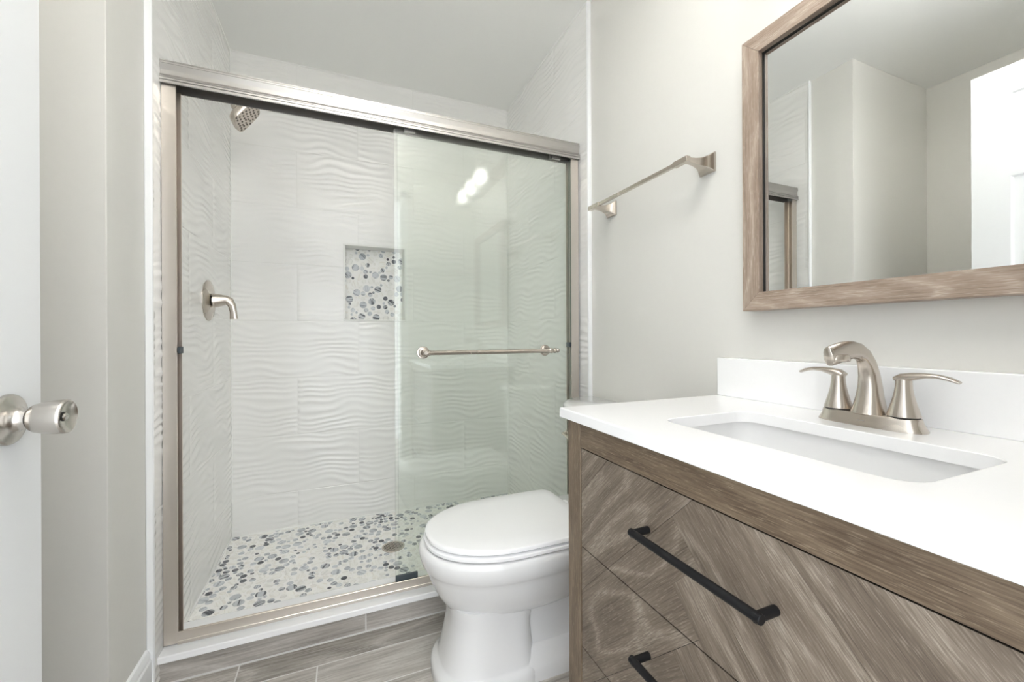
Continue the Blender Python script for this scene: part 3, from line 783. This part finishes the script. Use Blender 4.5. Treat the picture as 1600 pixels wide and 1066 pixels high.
pth = [(FX + .001, 0, CT + .020), (FX + .002, 0, CT + .034), (FX + .003, 0, CT + .052), (FX + .003, 0, CT + .072), (FX + .0005, 0, CT + .092), (FX - .006, 0, CT + .111), (FX - .017, 0, CT + .1260), (FX - .032, 0, CT + .1350), (FX - .050, 0, CT + .1380), (FX - .068, 0, CT + .1368), (FX - .086, 0, CT + .1338), (FX - .102, 0, CT + .1305), (FX - .113, 0, CT + .1283), (FX - .1175, 0, CT + .1274), (FX - .1188, 0, CT + .1271)]
rad = [(.0295, .0265), (.0250, .0225), (.0210, .0190), (.0180, .0168), (.0162, .0148), (.0152, .0128), (.0148, .0108), (.0150, .0090), (.0160, .0080), (.0172, .0081), (.0180, .0086), (.0180, .0089), (.0174, .0085), (.0164, .0077), (.0130, .0052)]
mb = MB(); mb.sweep([(x, FY, z) for x, _, z in pth], rad, up=(0, 1, 0), n=28, power=2.3)
spout = mb
# flat outlet under the tip
spout.rings([[(FX - .0930 + a * math.cos(2 * PI * k / 28), FY + b_ * math.sin(2 * PI * k / 28), z) for k in range(28)] for a, b_, z in ((.019, .0160, CT + .130), (.0228, .0172, CT + .1245), (.0222, .0166, CT + .1195), (.0210, .0155, CT + .1185))])
sp = spout.build('spout', 'nickel', fa, angle=50)
mb = MB(); mb.lathe([(.0115, CT + .1176), (.0115, CT + .119)], Matrix.Translation((FX - .0930, FY, 0)), 24); mb.build('aerator', 'dark', sp)
for sgn, nm in ((1, 'far'), (-1, 'near')):
    hy = FY + sgn * .0505
    mb = MB()
    mb.lathe([(.0225, CT + .0245), (.0225, CT + .027), (.0195, CT + .037), (.0160, CT + .050), (.0133, CT + .062), (.0117, CT + .073), (.0112, CT + .082), (.0112, CT + .088)], Matrix.Translation((FX, hy, 0)), 32)
    P = [(FX, hy - sgn * .0105, CT + .0885), (FX, hy - sgn * .002, CT + .0905), (FX, hy + sgn * .012, CT + .0935), (FX, hy + sgn * .028, CT + .0965), (FX, hy + sgn * .044, CT + .0965), (FX, hy + sgn * .058, CT + .0935), (FX, hy + sgn * .070, CT + .0885)]
    mb.sweep(P, [(.0105, .004), (.0118, .0075), (.0115, .0068), (.0102, .0045), (.0095, .0036), (.0090, .0032), (.0060, .0024)], n=20, power=2.3)
    mb.build('handle', 'nickel', fa, angle=50)
    mb = MB(); mb.lathe([(.0215, CT + .022), (.0215, CT + .0250)], Matrix.Translation((FX, hy, 0)), 28); mb.build('handle_seal', 'dark', fa)

# ------------------------------------------------------------------ mirror
MX = .940; MY0, MY1, MZ0, MZ1, MW = .153, .7405, 1.0949, 1.7704, .0445
mr_ = thing('wall_mirror', 'rectangular wall mirror in a pale oak frame above the backsplash', 'mirror', (XR, .447, MZ0))
def frame_bar(a, b_, c, d, grain):
    """a,b outer edge end points; c,d inner edge (y,z)"""
    m = MB(); g = 'yz'.index(grain); ou, ov = rnd.uniform(0, 30), rnd.uniform(0, 30)
    poly = [a, b_, d, c]
    V = [(MX, y, z) for y, z in poly] + [(XR - .003, y, z) for y, z in poly]
    F = [(0, 1, 2, 3), (7, 6, 5, 4)] + [(i, i + 4, (i + 1) % 4 + 4, (i + 1) % 4) for i in range(4)]
    def uv(p, off=0): return ((p[1 + g]) + ou, p[2 - g] + ov + (p[0] - MX) * 1.0 + off)
    m.add(V, F, [[uv(V[i]) for i in f] for f in F], 0, 0.0)
    return m.build('frame_rail', 'mirroroak', mr_, bevel=.0012)
O = [(MY0, MZ0), (MY1, MZ0), (MY1, MZ1), (MY0, MZ1)]; I = [(MY0 + MW, MZ0 + MW), (MY1 - MW, MZ0 + MW), (MY1 - MW, MZ1 - MW), (MY0 + MW, MZ1 - MW)]
for i, gr in enumerate(('y', 'z', 'y', 'z')): frame_bar(O[i], O[(i + 1) % 4], I[i], I[(i + 1) % 4], gr)
mb = MB()
i0, i1, k0, k1 = MY0 + MW, MY1 - MW, MZ0 + MW, MZ1 - MW
for lo, hi in (((.9545, i0 - .003, k0 - .003), (.9575, i0 + .0022, k1 + .003)), ((.9545, i1 - .0022, k0 - .003), (.9575, i1 + .003, k1 + .003)), ((.9545, i0, k0 - .003), (.9575, i1, k0 + .0016)), ((.9545, i0, k1 - .0022), (.9575, i1, k1 + .003))): mb.box(lo, hi)
mb.build('rebate_gap_shade', 'dark', mr_, smooth=False)  # dark strips put in as the shade of the gap around the glass
mb = MB(); mb.box((.958, MY0 + MW - .004, MZ0 + MW - .004), (.963, MY1 - MW + .004, MZ1 - MW + .004)); mb.build('mirror_glass', 'mirror', mr_, smooth=False, label='mirror glass')

# towel bar
tb = thing('towel_bar', 'square brushed nickel towel bar on the wall above the toilet', 'towel bar', (XR, 1.113, 1.529))
BX, BZ = .897, 1.5285
for py in (.884, 1.341):
    mb = MB()
    prf = [(0, .0275), (.005, .0275), (.009, .0250), (.013, .0235), (.020, .0185), (.030, .0140), (.042, .0110), (.056, .0088), (.070, .0078), (.095, .0078)]
    mb.rings([[(XR - d, py + sx * h, BZ + sz * h * (1.0 if d < .012 else .95)) for sx, sz in ((-1, -1), (1, -1), (1, 1), (-1, 1))] for d, h in prf])
    mb.build('post', 'nickel', tb, bevel=.0012, angle=60)
mb = MB(); mb.box((BX - .0055, .884, BZ - .0055), (BX + .0055, 1.341, BZ + .0055)); 
for a, b_ in ((.872, .925), (1.300, 1.368)): mb.box((BX - .0078, a, BZ - .0078), (BX + .0078, b_, BZ + .0078))
mb.build('bar', 'nickel', tb, bevel=.001)

# ------------------------------------------------------------------ entry door (open along the left), knob
DF, DB = -.403, -.438
d1 = thing('door_1', 'open white six panel door with a satin steel knob', 'door', (-.42, .43, .01), kind='structure')
mb = MB()
ys = [.042, .145, .376, .478, .709, .8135]; zs = [.012, .24, .84, 1.03, 1.627, 1.73, 1.94, 2.045]
for X_, sg in ((DF, -1), (DB, 1)):
    for i in range(5):
        for j in range(7):
            y0, y1, z0, z1 = ys[i], ys[i + 1], zs[j], zs[j + 1]
            if i in (1, 3) and j in (1, 3, 5):
                R = []
                for ins, dep in ((0, 0), (.006, .007), (.014, .009), (.030, .009), (.046, .003), (.05, .003)):
                    R.append([(X_ + sg * dep, y0 + ins, z0 + ins), (X_ + sg * dep, y1 - ins, z0 + ins), (X_ + sg * dep, y1 - ins, z1 - ins), (X_ + sg * dep, y0 + ins, z1 - ins)])
                mb.rings(R, cap0=False, cap1=True)
            else: mb.add([(X_, y0, z0), (X_, y1, z0), (X_, y1, z1), (X_, y0, z1)], [(0, 1, 2, 3)])
E_ = [(ys[0], zs[0]), (ys[-1], zs[0]), (ys[-1], zs[-1]), (ys[0], zs[-1])]
for i in range(4):
    p, q_ = E_[i], E_[(i + 1) % 4]; mb.add([(DF, *p), (DF, *q_), (DB, *q_), (DB, *p)], [(0, 1, 2, 3)])
mb.build('door_leaf', 'door', d1, angle=20)
KY, KZ = .748, .9285
mb = MB(); A = axisX(DF, KY, KZ)
mb.lathe([(.0335, 0), (.0335, .002), (.0325, .0045), (.030, .006), (.021, .0085), (.0155, .0115), (.0132, .0155), (.0128, .0215)], A, 48)
kn = mb.build('door_knob', 'knobmetal', d1, angle=50, label='satin steel door knob')
mb = MB(); mb.lathe([(.0105, .019), (.0105, .0235)], A, 32); mb.build('knob_neck', 'dark', kn)
mb = MB(); mb.lathe([(.0125, .0225), (.0160, .0240), (.0188, .028), (.0205, .034), (.0224, .046), (.0230, .056), (.0226, .0595), (.0212, .0605), (.0195, .0590), (.012, .0555), (.0062, .0548)], A, 48); mb.build('knob_grip', 'knobmetal', kn, angle=50)
mb = MB(); mb.lathe([(.0062, .053), (.0062, .0555), (.0055, .0560)], A, 24); mb.build('button_rim', 'dark', kn)
mb = MB(); mb.lathe([(.0050, .0545), (.0050, .0578), (.0042, .0585)], A, 24); mb.box((-.0008, -.0042, .0583), (.0008, .0042, .0592), M4=A); mb.build('lock_button', 'knobmetal', kn)
# hinges on the left jamb
for hz in (.25, 1.05, 1.85):
    mb = MB(); mb.lathe([(.006, hz - .045), (.006, hz + .045)], Matrix.Translation((DF + .004, .036, 0)), 14); mb.build('hinge', 'knobmetal', d1)

# ------------------------------------------------------------------ vanity light and an added fill lamp
vl = thing('vanity_light', 'three bulb nickel vanity light on the wall above the mirror', 'vanity light', (XR, .45, 2.10))
mb = MB(); mb.box((XR - .022, .20, 2.075), (XR - .001, .70, 2.185)); mb.build('backplate', 'nickel', vl, bevel=.004)
for by in (.255, .45, .645):
    mb = MB(); mb.sweep([(XR - .02, by, 2.13), (XR - .07, by, 2.145), (XR - .12, by, 2.15), (XR - .15, by, 2.14), (XR - .155, by, 2.115)], [.007] * 5, up=(0, 1, 0), n=12)
    mb.lathe([(.014, 2.085), (.022, 2.095), (.022, 2.122), (.010, 2.13)], Matrix.Translation((XR - .155, by, 0)), 24); ar = mb.build('lamp_arm', 'nickel', vl)
    mb = MB(); mb.lathe([(.024, 2.118), (.034, 2.105), (.042, 2.07), (.050, 2.02), (.056, 1.985), (.058, 1.98), (.0555, 1.982), (.0475, 2.022), (.0395, 2.07), (.0315, 2.103), (.0225, 2.116)], Matrix.Translation((XR - .155, by, 0)), 36, cap0=False, cap1=False); mb.build('lamp_shade', 'shade', vl, angle=60)
    mb = MB(); mb.lathe([(.012, 2.09), (.014, 2.075), (.020, 2.055), (.0235, 2.038), (.021, 2.022), (.012, 2.012), (.003, 2.010)], Matrix.Translation((XR - .155, by, 0)), 24); mb.build('bulb', 'bulb', vl, label='lit frosted bulb')
DLX, DLY = .10, .42
cl = thing('added_fill_light', 'added out of view fill light shaped as a semi flush bowl under the ceiling', 'added fill light', (DLX, DLY, CEIL - .24))  # added lamp out of view, bounces soft light off the ceiling
TC = Matrix.Translation((DLX, DLY, 0))
mb = MB(); mb.lathe([(.065, CEIL - .025), (.065, CEIL - .001)], TC, 32); mb.lathe([(.008, CEIL - .22), (.008, CEIL - .02)], TC, 16); mb.build('fill_stem', 'nickel', cl)
mb = MB(); mb.lathe([(.200, CEIL - .170), (.196, CEIL - .185), (.165, CEIL - .215), (.10, CEIL - .235), (.02, CEIL - .240)], TC, 48, cap0=False); mb.build('fill_bowl', 'fill_down', cl)
mb = MB(); mb.lathe([(.198, CEIL - .171), (.190, CEIL - .186), (.160, CEIL - .210), (.09, CEIL - .228), (.01, CEIL - .231)], TC, 48, cap0=False); mb.build('fill_lining', 'fill_up', cl)
